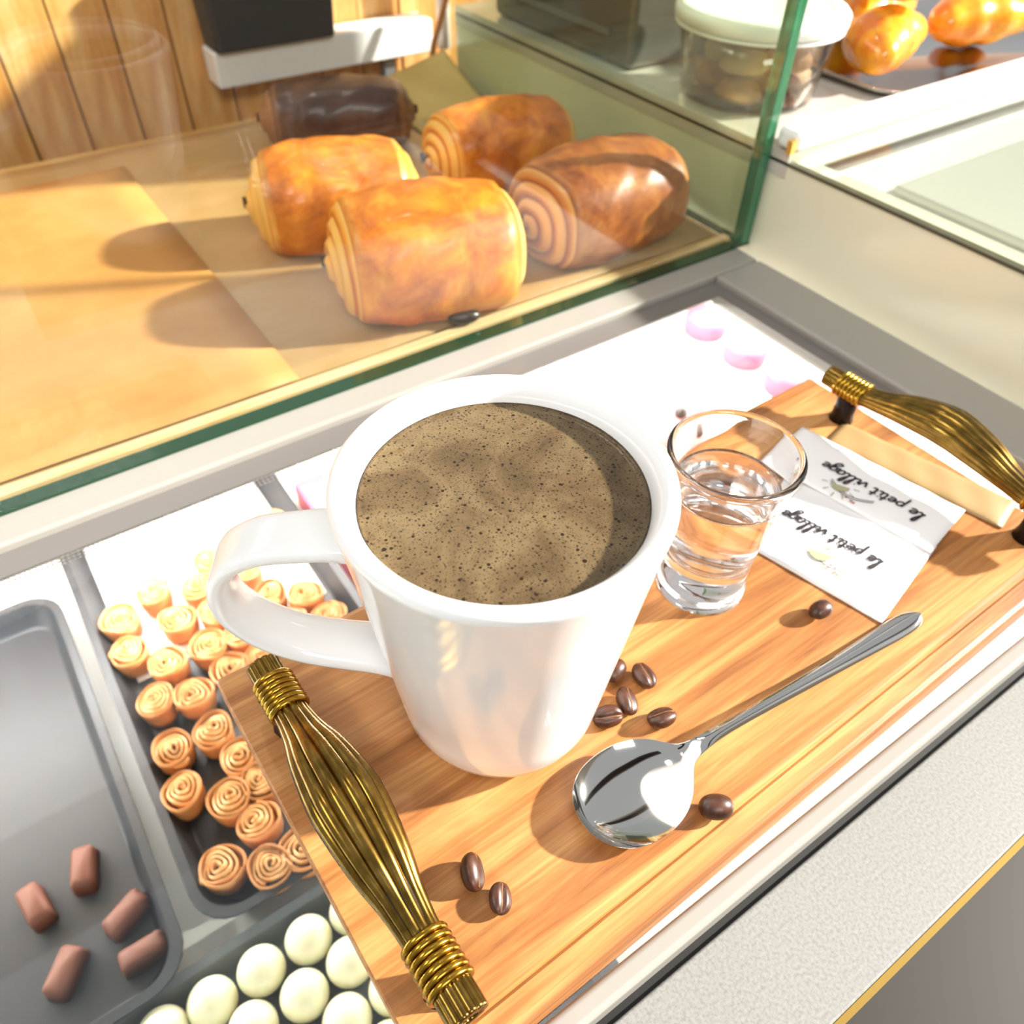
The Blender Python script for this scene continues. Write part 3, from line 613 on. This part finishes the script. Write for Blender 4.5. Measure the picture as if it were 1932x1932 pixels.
def packet(name, x, y, z, rz, L, Wd, th, m, lab):
    # local X = reading direction of the print, local Y = top of the print; origin at the middle of the packet
    t = thing(name, lab, 'packet', (x, y, z), R(rz), 'paper packets on the board')
    hz = lambda u, v: th*(max(0, 1-(2*abs(u)/L)**4)*max(0, 1-(2*abs(v)/Wd)**4))**.7+.00035
    nx, ny = 28, 20; vs_ = []; fs = []
    for s in (1, 0):
        for i in range(nx+1):
            for j in range(ny+1):
                u = -L/2+L*i/nx; v = -Wd/2+Wd*j/ny; vs_.append((u, v, (hz(u, v)+.00018*math.sin(u*330+v*200)*(1 if s else 0)) if s else 0.0))
    o_ = (nx+1)*(ny+1)
    for i in range(nx):
        for j in range(ny):
            a = i*(ny+1)+j; fs.append((a, a+ny+1, a+ny+2, a+1)); a += o_; fs.append((a, a+1, a+ny+2, a+ny+1))
    for i in range(nx):
        for a, b in ((i*(ny+1), (i+1)*(ny+1)), ((i+1)*(ny+1)+ny, i*(ny+1)+ny)): fs.append((a, a+o_, b+o_, b))
    for j in range(ny):
        for a, b in ((j+1, j), (nx*(ny+1)+j, nx*(ny+1)+j+1)): fs.append((a, a+o_, b+o_, b))
    fix(MB().add(vs_, fs).build('packet_body', m, t, True))
    return t, (lambda u, v: hz(u, v)+.00055)
def lettering(t, hz, text, x0, y0, sx, sy, w, m='ink', name='lettering'):
    mb = MB(); cx = 0
    for ch in text:
        if ch == ' ': cx += .5; continue
        adv, st = GL[ch]
        for s in st:
            pts = crom([(p[0], p[1], 0) for p in s], 6) if len(s) > 2 else [Vector((p[0], p[1], 0)) for p in s]
            ribbon(mb, [(x0+(cx+p[0]+.12*p[1])*sx, y0+p[1]*sy) for p in pts], w, hz)
        cx += adv
    return mb.build(name, m, t)
def squiggle(t, hz, x0, x1, y0, h, w, m, name):
    mb = MB(); n = int((x1-x0)/.0011); r = random.Random(n)
    ribbon(mb, [(x0+(x1-x0)*i/n, y0+h*(r.random()-.5)*(1 if i % 2 else -1)) for i in range(n+1)], w, hz); return mb.build(name, m, t)
def logo(t, hz, x0, y0, s):
    mb = MB(); n = 12
    mb.add([(x0, y0, hz(x0, y0))]+[(x0+.0042*s*math.cos(math.pi*i/n+.3), y0+.0042*s*math.sin(math.pi*i/n+.3), hz(x0, y0)) for i in range(n+1)], [(0, i+1, i+2) for i in range(n)])
    mb.build('sun_mark', 'inkolive', t)
    mb = MB()
    for i in range(6):
        a = math.pi*i/5+.3; ribbon(mb, [(x0+q*s*math.cos(a), y0+q*s*math.sin(a)) for q in (.0058, .0085)], .0005, hz)
    mb.build('ray_mark', 'inkolive', t)
    mb = MB()
    for off in (0, .0012):
        ribbon(mb, [(x0+(-.016+.021*i/10)*s, y0+(-.0012+off+.0046*math.sin(math.pi*i/10))*s) for i in range(11)], .0004, hz)
    mb.build('arc_mark', 'ink', t)
    mb = MB()
    for px, py in ((-.006, .0045), (-.010, .0055), (-.002, -.004), (-.0088, .0052)): ribbon(mb, [(x0+px*s, y0+py*s), (x0+(px+.0012)*s, y0+(py+.0006)*s)], .0011, hz)
    mb.build('star_mark', 'inkpink', t)
t, hz = packet('paper_packet', .1646, -.0177, .0004, 103.5, .062, .056, .0016, 'paper', 'glossy white paper packet with script print beside the shot glass')
lettering(t, hz, 'le petit village', -.0180, -.0015, .0052, .0034, .0011); logo(t, hz, .004, .0120, 1.15)
squiggle(t, hz, -.026, .014, -.0235, .0006, .0005, 'inkpink', 'small_print')
t, hz = packet('paper_packet', .2010, .0010, .0022, 101.0, .082, .036, .0014, 'paper', 'white paper packet with script print, between the front packet and the handle')
lettering(t, hz, 'le petit village', -.0300, -.0005, .0056, .0034, .0009); logo(t, hz, .006, .0095, 1.0)
squiggle(t, hz, -.012, .020, -.0130, .0006, .0005, 'inkblue', 'small_print')
t, hz = packet('kraft_packet', .2330, -.0070, .0004, 104, .085, .022, .0016, 'kraft', 'beige kraft packet under the right bronze handle')
